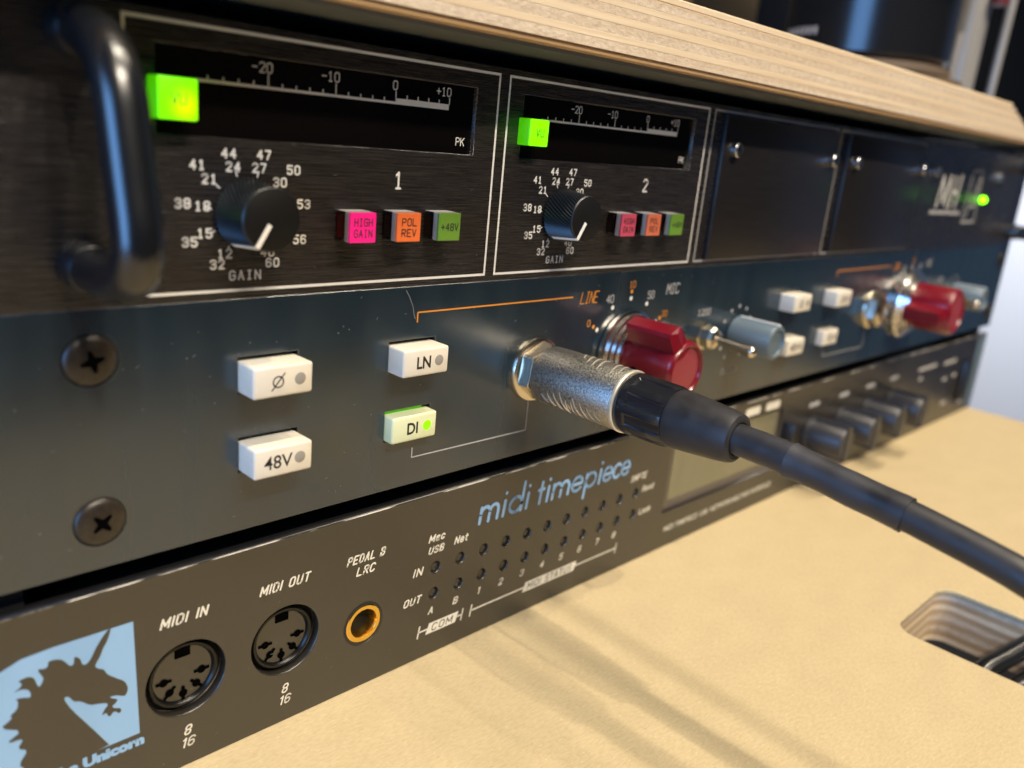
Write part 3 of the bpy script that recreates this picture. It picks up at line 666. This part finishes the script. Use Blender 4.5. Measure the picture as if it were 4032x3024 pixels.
# red selector knobs
def red_knob(x, z, ang, f=1.0):
    k = link('selector_knob', lathe([(7.6, 3.6), (7.9, 4.2), (7.9, 19.6), (7.4, 20.6), (6.9, 21.0), (6.6, 20.9), (6.3, 20.3), (0, 20.1)], 'red', 56), mid, (x, 0, z))
    link('knob_skirt', lathe([(0, 0.4), (12.1, 0.4), (12.1, 1.6), (11.3, 1.9), (11.0, 3.0), (10.2, 3.2), (10.0, 4.2), (9.2, 4.4), (9.0, 5.2), (8.0, 5.3), (8.0, 3.4), (0, 3.4)], 'skirt', 64), k, (x, 0, z))
    link('skirt_backing', lathe([(11.6, 0.12), (11.6, 0.3), (0, 0.3)], 'frost_dim', 48), k, (x, 0, z))
    link('knob_cap', lathe([(6.35, 20.25), (3.5, 20.45), (0, 20.5)], 'redcap', 40), k, (x, 0, z))
    t = math.radians(ang); c_, s2 = math.cos(t), math.sin(t)
    bm = bmesh.new()
    prof = [(5.0, 3.1), (11.9, 2.6), (12.6, 1.9), (12.6, -1.9), (11.9, -2.6), (5.0, -3.1)]
    fr = []; bk = []
    for u, v in prof:
        f = 20.4 if u < 11 else 19.4
        px, pz = u*c_-v*s2, u*s2+v*c_
        fr.append(bm.verts.new((px*S, -f*S, pz*S))); bk.append(bm.verts.new((px*S, -5.4*S, pz*S)))
    mid_a = bm.verts.new(((5.0*c_)*S, -20.9*S, (5.0*s2)*S)); mid_b = bm.verts.new(((11.9*c_)*S, -20.2*S, (11.9*s2)*S))
    bm.faces.new((fr[0], fr[1], mid_b, mid_a)); bm.faces.new((mid_a, mid_b, fr[4], fr[5])); bm.faces.new((fr[1], fr[2], fr[3], fr[4], mid_b))
    bm.faces.new(bk[::-1])
    n = len(prof)
    for i in range(n):
        j = (i+1) % n
        if i == n-1: bm.faces.new((fr[i], bk[i], bk[j], fr[j], mid_a))
        else: bm.faces.new((fr[i], fr[j], bk[j], bk[i]))
    link('knob_pointer', frombm(bm, 'red'), k, (x, 0, z))
    for aa in (ang+75, ang+180):
        t = math.radians(aa)
        me = lathe([(1.15, -0.3), (1.15, 0.05), (0, 0.06)], 'void', 18)
        o = link('set_screw_hole', me, k, (x+7.9*math.cos(t), -9.5, z+7.9*math.sin(t)))
        o.rotation_euler = (0, -t, 0); o.rotation_euler = Vector((math.cos(t), 0, math.sin(t))).to_track_quat('-Y', 'Z').to_euler()
    return k
red_knob(148.5, 70, 119)
bigk = red_knob(348.5, 70, 188)
bigk.scale = (1.25, 1.05, 1.25)
for c in (0, 1):
    X = CH*c
    # jack nut with its washer
    nut = link('jack_nut', lathe([(8.1, 0.02), (8.15, 0.5), (7.9, 1.0), (7.2, 1.35), (5.0, 1.5)], 'chrome', 64), mid, (112.6+X, 0, 69.9))
    bm = bmesh.new(); ra = [7.15*S]*6
    a0 = math.radians(22)
    f_ = [bm.verts.new((7.1*S*math.cos(a0+i*math.pi/3), -4.4*S, 7.1*S*math.sin(a0+i*math.pi/3))) for i in range(6)]
    g_ = [bm.verts.new((7.4*S*math.cos(a0+i*math.pi/3), -1.2*S, 7.4*S*math.sin(a0+i*math.pi/3))) for i in range(6)]
    inn = [bm.verts.new((5.2*S*math.cos(a0+i*math.pi/3), -5.0*S, 5.2*S*math.sin(a0+i*math.pi/3))) for i in range(6)]
    for i in range(6):
        j = (i+1) % 6; bm.faces.new((g_[i], g_[j], f_[j], f_[i])); bm.faces.new((f_[i], f_[j], inn[j], inn[i]))
    bmesh.ops.bevel(bm, geom=bm.edges[:], offset=0.25*S, segments=2, affect='EDGES')
    link('hex_face', frombm(bm, 'chrome', True), nut, (112.6+X, 0, 69.9))
    link('jack_bush', lathe([(5.4, 4.9), (4.4, 5.6), (3.4, 5.5), (3.2, 4.5), (3.2, 0)], 'chrome', 40), nut, (112.6+X, 0, 69.9))
    link('jack_bore', lathe([(3.3, 1.2), (0, 1.2)], 'void', 24), nut, (112.6+X, 0, 69.9))
    # toggle switch
    tg = link('toggle_switch', lathe([(4.4, 0.05), (4.4, 1.6), (3.7, 1.8), (3.6, 4.6), (3.0, 5.6), (1.8, 6.2), (0, 6.4)], 'chrome', 8, False), mid, (186.3+X, 0, 71.2))
    link('toggle_lever', tube([(0, -5, 0), (-0.1, -9, -0.3), (-0.2, -14, -0.7), (-0.25, -17.6, -0.95)], 1, 'chrome', 16, True, [1.0, 1.15, 1.5, 1.7]), tg, (186.3+X, 0, 71.2))
    tipm = bmesh.new(); bmesh.ops.create_uvsphere(tipm, u_segments=20, v_segments=12, radius=1.72*S)
    link('lever_tip', frombm(tipm, 'chrome', True), tg, (186.05+X, -17.8, 70.2))
    # grey output knob
    gk = link('output_knob', lathe([(5.6, 0.3), (5.6, 14.2), (5.2, 14.8), (4.3, 15.0), (4.0, 14.2), (0, 14.0)], 'greyblue', 40), mid, (207.2+X, 0, 69.9))
    link('knob_pointer', box(-0.4, 0.4, -14.9, -1, 5.3, 5.85, 'white_print'), gk, (207.2+X, 0, 69.9))

# ================================================================== top unit
T0, T1 = 92.75, 137.6
top_u = thing('microphone_preamp', 'black brushed rack preamp with bar meters and curved handles on top of the stack', 'rack unit', (241, 0, T0))
win = [[(20.0+80.5*c, 119.5), (87.0+80.5*c, 119.5), (87.0+80.5*c, 133.2), (20.0+80.5*c, 133.2)] for c in (0, 1)]
tfp = link('faceplate', plate([[(-22, T0), (482.6, T0), (482.6, T1), (-22, T1)]]+win, 3.0, 'brushed', 0.0, 0.2), top_u)
link('chassis', box(-18, 464, 3.4, 250, T0+1, T1-1, 'blackmatte'), top_u)
FX = [(15.6+80.3*k, 15.6+77.2+80.3*k) for k in range(4)]
for a, b in FX: link('printed_frame', frame_lines(a, b, 94.2, 136.3, 0.52, 'white_print' if a < 170 else 'grey_print'), tfp)
def preamp_channel(c):
    X = 80.5*c
    mw = link('meter_window', box(20.0+X, 87.0+X, 1.1, 1.6, 119.5, 133.2, 'glass_black'), top_u)
    def pm(me, n='scale_print'):
        for v in me.vertices: v.co.y += 1.02*S
        return link(n, me, mw)
    x = lambda db: 66.75+X+db*1.345
    P = [[(27.0+X, 128.05), (66.75+X, 128.05), (66.75+X, 128.5), (27.0+X, 128.5)], [(66.75+X, 128.05), (80.1+X, 128.05), (80.1+X, 129.15), (66.75+X, 129.15)]]
    for i in range(-29, 11):
        if i % 2: continue
        big = i % 10 == 0
        z0_ = 129.1 if i > 0 else 128.4
        z1_ = z0_+(1.35 if i > 0 else 2.0) if big else z0_+0.75
        P.append([(x(i)-0.11, z0_), (x(i)+0.11, z0_), (x(i)+0.11, z1_), (x(i)-0.11, z1_)])
    bm = bmesh.new()
    pm(flatmesh(P, 'white_print'))
    for s_, cx in (('-20', 38.7), ('-10', 52.1), ('0', 66.5), ('+10', 78.6)):
        pm(stext(s_, cx+X, 131.45, 1.55, 0.95, 'white_print', 0.2), 'lettering')
    pm(stext('PK', 83.75+X, 122.1, 1.5, 0.9, 'white_print', 0.2), 'lettering')
    # lit square lamp button on the meter's left
    vx, vz = (22.1, 125.1) if c == 0 else (102.4, 125.4)
    wv = 3.15 if c == 0 else 2.85
    vb = link('meter_button', box(-wv, wv, -3.2, 1.0, -wv, wv, 'green_body', 0.3), top_u, (vx, 0, vz))
    link('button_cap', box(-wv+0.05, wv-0.05, -3.9, -3.2, -wv+0.05, wv-0.05, 'green_cap_hot' if c == 0 else 'green_cap', 0.3), vb, (vx, 0, vz))
    link('lettering', stext('VU', 0, 0, 1.6, 0.95, 'black_print', 0.19, d=3.95), vb, (vx, 0, vz))
    # dial numbers
    for s_, u, v in (('44', 32.2, 117.25), ('47', 38.6, 117.3), ('41', 26.7, 115.2), ('24', 32.95, 115.1), ('27', 37.75, 115.1), ('50', 44.4, 115.0), ('21', 28.75, 113.0), ('30', 41.75, 112.8),
                     ('38', 24.2, 109.0), ('18', 27.55, 108.6), ('53', 46.6, 109.1), ('33', 43.5, 108.6), ('15', 27.9, 104.1), ('35', 25.3, 102.7), ('56', 45.9, 102.8), ('36', 42.9, 103.9),
                     ('12', 31.45, 100.6), ('32', 30.1, 98.8), ('40', 39.5, 100.7), ('60', 40.5, 98.8)):
        link('lettering', stext(s_, u+X, v, 1.42, 0.9, 'white_print', 0.31, 1.5), tfp)
    link('lettering', stext('GAIN', 35.25+X, 96.8, 1.5, 0.95, 'white_print', 0.3, 1.6), tfp)
    link('lettering', stext(str(c+1), 67.65+X, 113.9 if c == 0 else 115.0, 3.0, 1.7, 'white_print', 0.46), tfp)
    kx, kz = 35.5+X, 107.4
    T = []
    for k in range(10):
        a = math.radians(240-33.4*k)
        T.append(seg_poly((kx+6.4*math.cos(a), kz+6.4*math.sin(a)), (kx+7.5*math.cos(a), kz+7.5*math.sin(a)), 0.24))
    link('dial_ticks', flatmesh(T, 'white_print'), tfp)
    # knurled knob (diamond knurl cut into the rim)
    seg, rows = 46, 11; bm = bmesh.new(); rings = []
    for j in range(rows+1):
        d = 0.5+7.6*j/rows; rb = 6.15-0.75*j/rows
        ring = []
        for i in range(seg*2):
            a = 2*math.pi*i/(seg*2)
            r = rb+(0.0 if (i+j) % 2 else -0.36)
            ring.append(bm.verts.new((r*S*math.cos(a), -d*S, r*S*math.sin(a))))
        rings.append(ring)
    n = seg*2
    for j in range(rows):
        for i in range(n):
            k2 = (i+1) % n; bm.faces.new((rings[j][i], rings[j][k2], rings[j+1][k2], rings[j+1][i]))
    bmesh.ops.triangulate(bm, faces=bm.faces)
    kb = link('gain_knob', frombm(bm, 'knurl'), top_u, (kx, 0, kz))
    link('knob_face', lathe([(5.3, 8.1), (5.2, 8.45), (4.95, 8.6), (0, 8.6)], 'knobface', 56), kb, (kx, 0, kz))
    link('knob_face_rim', lathe([(5.31, 8.05), (5.34, 8.3), (5.1, 8.58)], 'knurl', 56), kb, (kx, 0, kz))
    u0, u1 = (-0.9, 0.1), (-3.0, -4.9)
    bm = bmesh.new()
    a = math.atan2(u1[1], u1[0]); dx, dz = math.cos(a), math.sin(a)
    for kk, (p, q) in enumerate([((0.9, 8.66), (5.28, 8.66)), ((5.30, 8.66), (5.95, 1.4))]):
        nx, nz_ = -dz*0.42, dx*0.42
        vs = [(p[0]*dx-nx, p[1], p[0]*dz-nz_), (q[0]*dx-nx, q[1], q[0]*dz-nz_), (q[0]*dx+nx, q[1], q[0]*dz+nz_), (p[0]*dx+nx, p[1], p[0]*dz+nz_)]
        lo_ = [bm.verts.new((X_*S, -D_*S, Z_*S)) for X_, D_, Z_ in vs]
        off = (0, 0.10) if kk == 0 else (0.14, 0)
        hi_ = [bm.verts.new(((X_+off[0]*dx)*S, -(D_+off[1])*S, (Z_+off[0]*dz)*S)) for X_, D_, Z_ in vs]
        bm.faces.new(lo_[::-1]); bm.faces.new(hi_)
        for i in range(4): bm.faces.new((lo_[i], lo_[(i+1) % 4], hi_[(i+1) % 4], hi_[i]))
    link('knob_pointer', frombm(bm, 'white_print'), kb, (kx, 0, kz))
    # three square switch caps
    caps = [('HIGH GAIN', 56.35, 'pink' if c == 0 else 'dusty_pink'), ('POL REV', 67.1, 'orange' if c == 0 else 'dull_orange'), ('+48V', 77.5, 'green')]
    for k, (s_, bx, cm) in enumerate(caps):
        bx += X; bz = 105.45; D = 4.9
        hb = link('square_switch', box(-2.85, 2.85, -D+0.75, 0.8, -2.75, 2.75, 'clear', 0.12, 1), top_u, (bx, 0, bz))
        link('switch_core', box(-2.4, 2.3, -2.1, 0.7, -2.3, 2.1, 'smoked_red' if k == 0 and c == 0 else 'smoked', 0.1, 1), hb, (bx, 0, bz))
        link('switch_diffuser', box(-2.87, 2.87, -D+0.72, -D+1.9, -2.77, 2.77, 'frost_dim', 0.1, 1), hb, (bx, 0, bz))
        link('switch_top_sheen', box(-2.75, 2.75, -D+1.9, -0.2, 2.74, 2.83, 'frost', 0.03, 1), hb, (bx, 0, bz))  # pale plate added for the light caught on the top face
        link('switch_cap', box(-2.88, 2.88, -D, -D+0.72, -2.78, 2.78, cm, 0.12, 1), hb, (bx, 0, bz))
        if c == 0 and k < 2: link('switch_lamp', box(-2.3, -1.9, -1.4, -0.4, 0.6, 1.7, 'ember' if k == 0 else 'green_body'), hb, (bx, 0, bz))
        if ' ' in s_:
            a_, b_ = s_.split(); cw_ = 0.72 if len(a_) == 4 else 0.86
            link('lettering', stext(a_, 0, 1.0, 1.35, cw_, 'black_print', 0.21, cw_*1.5, d=D+0.03), hb, (bx, 0, bz))
            link('lettering', stext(b_, 0, -1.05, 1.35, cw_, 'black_print', 0.21, cw_*1.5, d=D+0.03), hb, (bx, 0, bz))
        else: link('lettering', stext(s_, 0, 0, 1.35, 0.8, 'black_print', 0.21, 1.2, d=D+0.03), hb, (bx, 0, bz))
preamp_channel(0); preamp_channel(1)
# blank panels with socket-head screws
for x0_, sx in ((180.6, (186.2, 248.6)), (261.2, (267.6, 330.0))):
    bp = link('blank_panel', box(x0_, x0_+71.6, -1.5, 0.02, 94.6, 135.3, 'brushed_dark', 0.25, 2), top_u)
    for x in sx:
        s1 = link('socket_screw', lathe([(2.1, 1.45), (2.1, 3.1), (1.8, 3.5), (1.25, 3.5), (1.2, 2.3), (0, 2.3)], 'steel', 28), bp, (x, 0, 126.2))
        link('hex_recess', lathe([(1.15, 2.4), (0, 2.4)], 'void', 6), s1, (x, 0, 126.2))
        s2_ = link('socket_screw', s1.data, bp, (x, 0, 98.6)) if False else None
# curved handles
def handle(x):
    pts = [(x, 0, 133.0), (x, -4, 133.0), (x, -8.5, 132.4), (x, -12.5, 130.6), (x, -15.3, 127.9), (x, -17.0, 124.6), (x, -18.3, 120), (x, -20.0, 113), (x, -21.3, 107.5), (x, -21.2, 104.2),
           (x, -19.3, 101.6), (x, -15.8, 100.1), (x, -11, 99.6), (x, -5, 99.6), (x, 0, 99.6)]
    h = link('rack_handle', tube(smoothpath(pts, 5), 3.45, 'handle', 28), top_u)
    for z in (133.0, 99.6): link('handle_foot', lathe([(3.9, 0.0), (3.9, 4.2), (3.6, 5.0), (3.2, 5.2)], 'handle', 36), h, (x, 0, z))
handle(8.3); handle(473.8)
# maker's mark, pilot lamp on the right
def skew(L): return L
link('wordmark', strokes([[(359.5, 111.5), (362, 124.5), (366.5, 113), (371, 125), (372, 111.5)], [(376, 111.5), (377.5, 124.5)], [(383, 111.5), (384.5, 125.5)], [(378, 118), (381, 118)]], 1.5, 'white_print'), tfp)
link('wordmark', strokes([[(396.5, 104.6), (398.5, 128), (412, 128.5), (413.5, 105), (396.5, 104.6)], [(400, 107), (410, 126)], [(404, 112), (409.5, 112), (409.5, 121)]], 1.1, 'grey_print'), tfp)
link('wordmark', strokes([[(354, 109.2), (391, 108.9)]], 1.6, 'grey_print'), tfp)
plt = link('pilot_lamp', lathe([(1.6, 0), (1.6, 1.4), (1.0, 2.2), (0, 2.4)], 'pilot', 20), top_u, (417.8, 0, 115.3))
link('socket_screw', lathe([(2.1, 0), (2.1, 1.6), (1.6, 2.0), (0, 2.0)], 'steel', 20), top_u, (350.5, 0, 126.0))
link('socket_screw', lathe([(2.1, 0), (2.1, 1.6), (1.6, 2.0), (0, 2.0)], 'steel', 20), top_u, (436.5, 0, 126.0))

def specks(parent, n, x0, x1, z0, z1, seed):
    rnd = random.Random(seed); polys = []
    for _ in range(n):
        x = x0+(x1-x0)*rnd.random(); z = z0+(z1-z0)*rnd.random(); r = 0.04+0.12*rnd.random()**3
        if rnd.random() < 0.35:
            a = rnd.uniform(-0.3, 1.2); l = rnd.uniform(0.2, 0.8)
            polys.append(seg_poly((x, z), (x+l*math.cos(a), z+l*math.sin(a)), 0.07))
        else: polys.append([(x+r*rnd.uniform(.6, 1.2)*math.cos(t), z+r*rnd.uniform(.6, 1.2)*math.sin(t)) for t in (0, 1.1, 2.2, 3.3, 4.5, 5.4)])
    o = link('dust_specks', flatmesh(polys, 'dust', 0.03), parent); o['kind'] = 'stuff'
M['dust'] = mat('pale_dust', (0.20, 0.21, 0.21), 0.8)
specks(mfp, 230, -20, 240, Z0+0.5, Z1-0.5, 3)
specks(fp, 130, -20, 220, 0.6, HZ-0.5, 5)
specks(tfp, 70, 12, 170, T0+1, 118.5, 9)
link('scratch', strokes([[(71.2, 91.9), (72.2, 90.4), (73.2, 88.4), (73.6, 86.6), (74.0, 85.7)]], 0.16, 'dust', 0.04), mfp)

# ================================================================== jack plug and its cable
cab = thing('instrument_cable', 'black cable whose silver jack plug sits in the blue-grey unit', 'cable', (112.6, 0, 69.9))
A = (112.6, 0, 69.9)
bar = link('plug_barrel', lathe([(5.3, 4.6), (6.7, 5.2), (6.95, 6.2), (7.1, 12), (7.15, 29.3), (6.95, 29.7)], 'castnickel', 72), cab, A)
link('barrel_ring', lathe([(7.0, 29.2), (7.3, 29.45), (7.3, 29.95), (7.0, 30.2), (5.5, 30.2)], 'polished', 72), bar, A)
def surf_arc(th0, th1, y0, y1, w, r=7.13, n=9):
    """a raised rib running round the barrel; tapers to both ends"""
    bm = bmesh.new(); rows_ = []
    for i in range(n+1):
        t = i/n; th = math.radians(th0+(th1-th0)*t); y = y0+(y1-y0)*t
        ww = w*(0.35+0.65*math.sin(math.pi*min(max(t, 0.06), 0.94))); hh = 0.22*math.sin(math.pi*min(max(t, 0.05), 0.95))
        row = []
        for dy, h in ((-ww/2, -0.05), (-ww/4, hh), (ww/4, hh), (ww/2, -0.05)):
            rr = (r+h)*S; row.append(bm.verts.new((rr*math.cos(th), -(y+dy)*S, rr*math.sin(th))))
        rows_.append(row)
    for a, b in zip(rows_[:-1], rows_[1:]):
        for k in range(3): bm.faces.new((a[k], a[k+1], b[k+1], b[k]))
    return frombm(bm, 'polished', True)
for side, base in (('l', 214), ('t', 92)):
    lens = [12, 20, 26, 31, 0, 30, 25, 18, 11]
    for i, L in enumerate(lens):
        if L == 0:
            th = math.radians(base)
            if side == 't': continue
            link('raised_ring', surf_arc(base-15, base+15, 16.6, 16.6, 0.35), bar, A)
            link('raised_ring', surf_arc(base-15, base+15, 18.3, 18.3, 0.35), bar, A)
            link('raised_mark', surf_arc(base-8, base+8, 17.2, 17.7, 0.3), bar, A)
            continue
        if side == 't' and i > 6: continue
        y = 9.4+2.0*i if side == 'l' else 15.6+1.9*i
        if side == 'l': L *= 0.8
        link('raised_rib', surf_arc(base-L, base+L, y-0.5, y+0.9, 0.42), bar, A)
# ribbed screw collar
def collar():
    bm = bmesh.new(); seg = 180; prof = [(30.2, 6.55), (30.7, 6.95), (31.6, 7.05), (32.9, 7.05), (33.3, 7.02), (38, 6.95), (41.2, 6.9), (42.3, 6.55), (42.5, 6.2)]
    rings = []
    for k, (d, r) in enumerate(prof):
        ring = []
        for i in range(seg):
            a = 2*math.pi*i/seg
            f = 0.5+0.5*math.cos(9*a+0.5)
            flute = max(0.0, min(1.0, (f-0.30)*5))
            dep = 0.50*flute if 33 < d < 42 else (0.14*flute if d > 42 else 0)
            rr = (r-dep)*S
            ring.append(bm.verts.new((rr*math.cos(a), -d*S, rr*math.sin(a))))
        rings.append(ring)
    for a, b in zip(rings[:-1], rings[1:]):
        for i in range(seg): bm.faces.new((a[i], a[(i+1) % seg], b[(i+1) % seg], b[i]))
    return frombm(bm, 'grip', True)
link('screw_collar', collar(), cab, A)
link('strain_relief', lathe([(5.9, 42.2), (6.35, 42.6), (6.45, 43.4), (6.15, 48), (5.7, 53.5), (5.35, 56.3), (5.0, 57.2), (4.3, 57.6), (3.6, 57.5), (3.3, 56.8)], 'rubber', 64), cab, A)
path = [(112.6, -55, 69.9), (112.6, -62, 69.75), (112.6, -69, 69.35), (112.6, -76, 68.6), (112.6, -83, 67.75), (112.6, -91, 66.9), (112.6, -98, 65.9), (112.6, -106, 64.6), (112.6, -112, 63.3),
        (112.8, -125, 59.5), (113.5, -145, 52), (116, -175, 40), (121, -215, 25), (130, -260, 12), (140, -300, 5)]
fullp = smoothpath(path, 8)
def between(y0, y1): return [p for p in fullp if y0 >= p.y >= y1]
p1 = between(-54, -69.5); link('heat_shrink', tube(p1, 0, 'shrink', 28, True, [3.30+0.035*math.sin(i*0.9)+0.03*math.sin(i*0.37+1) for i in range(len(p1))]), cab)
p2 = between(-68.3, -92.0)
link('heat_shrink', tube(p2, 0, 'shrink', 28, True, [3.30+0.05*math.sin(i*0.55)+0.04*math.sin(i*0.23+2)+(0.30*max(0, 1-i/2.0)) for i in range(len(p2))]), cab)
link('cable_jacket', tube(between(-90, -300), 2.95, 'rubber', 24), cab)

# cables lying in the desk slot
def slot_cable(pts, label):
    o = link('slot_cable', tube(smoothpath(pts, 6), 3.0, 'handle', 18)); o['label'] = label; o['category'] = 'cable'; o['group'] = 'black cables in the desk slot'
slot_cable([(203, -95, -34), (209, -91, -20), (217, -90, -12.5), (229, -93.5, -9), (242, -98.5, -5.2), (252, -104, 1.2), (262, -110, 3.2), (300, -125, 3.1), (360, -150, 3.1)], 'glossy black cable crossing the desk slot, the one nearer the rack')
slot_cable([(203, -103, -40), (210, -98, -26), (219, -97.5, -17), (232, -101.5, -12.5), (243, -106, -7.5), (252, -112, 0.9), (262, -119, 3.2), (300, -136, 3.1), (350, -165, 3.1)], 'black cable below the other one where they leave the desk slot')

# ================================================================== things standing on the shelf, out of focus
can = thing('black_canister', 'big black cylindrical canister with pale lettering standing on the shelf', 'canister', (425, 75, SHELF_TOP))
def upright(name, prof, m, parent, loc, seg=56):
    me = lathe(prof, m, seg)
    for v in me.vertices: v.co = (v.co.x, v.co.z, -v.co.y)      # stand the lathe axis up
    return link(name, me, parent, loc)
upright('base_plate', [(0, 0.2), (30, 0.2), (30, 9), (49, 10), (49, 13), (0, 13)], 'bronze', can, (425, 75, SHELF_TOP))
upright('foot_ring', [(36, 13), (43, 15), (43, 18), (36, 20)], 'bronze', can, (425, 75, SHELF_TOP))
upright('body', [(0, 20), (39, 20), (41, 22), (41, 55), (39, 57), (0, 57)], 'satinblack', can, (425, 75, SHELF_TOP))
upright('lid', [(0, 57), (44, 58), (46, 61), (46, 118), (0, 120)], 'satinblack', can, (425, 75, SHELF_TOP))
for k in range(7):
    a = math.radians(168-5.0*k)
    o = link('lettering', flatmesh([rrect(-1.1, 1.1, -1.8, 1.8, 0.4)], 'grey_print', 0.0), can, (425+41.3*math.cos(a), 75+41.3*math.sin(a), SHELF_TOP+31))
    o.rotation_euler = (0, 0, a+math.pi/2)
def standpart(name, pts, r_, m, loc, parent=None): return link(name, tube(pts, r_, m, 20), parent, loc)
st = thing('chrome_stand', 'polished steel clamp stand with red tip beside the black canister', 'stand', (520, 60, SHELF_TOP))
standpart('column', [(0, 0, 0), (1, 0, 60), (3, 0, 130)], 9.5, 'palesteel', (527, 62, SHELF_TOP), st)
standpart('rod', [(0, 0, 0), (2, 0, 46)], 2.4, 'palesteel', (503, 58, SHELF_TOP), st)
standpart('clamp_bar', [(-20, 0, 10), (16, 0, 12)], 3.5, 'steel', (505, 64, SHELF_TOP), st)
standpart('red_tip', [(0, 0, 64), (1, 0, 82)], 5, 'darkred', (527, 48, SHELF_TOP), st)
pole = standpart('thin_pole', [(0, 0, 0), (8, 0, 180)], 2.6, 'palesteel', (583, 60, SHELF_TOP))
pole['label'] = 'thin straight metal pole behind the shelf end at the right'; pole['category'] = 'pole'
bl = link('dark_backing', box(0, 1500, 0, 60, 2, 420, 'blackmatte', 2), None, (620, 200, SHELF_TOP+2))  # dark box added to block the bright wall behind the shelf
bl['label'] = 'added dark case standing behind the canister and chrome stand'; bl['category'] = 'case'
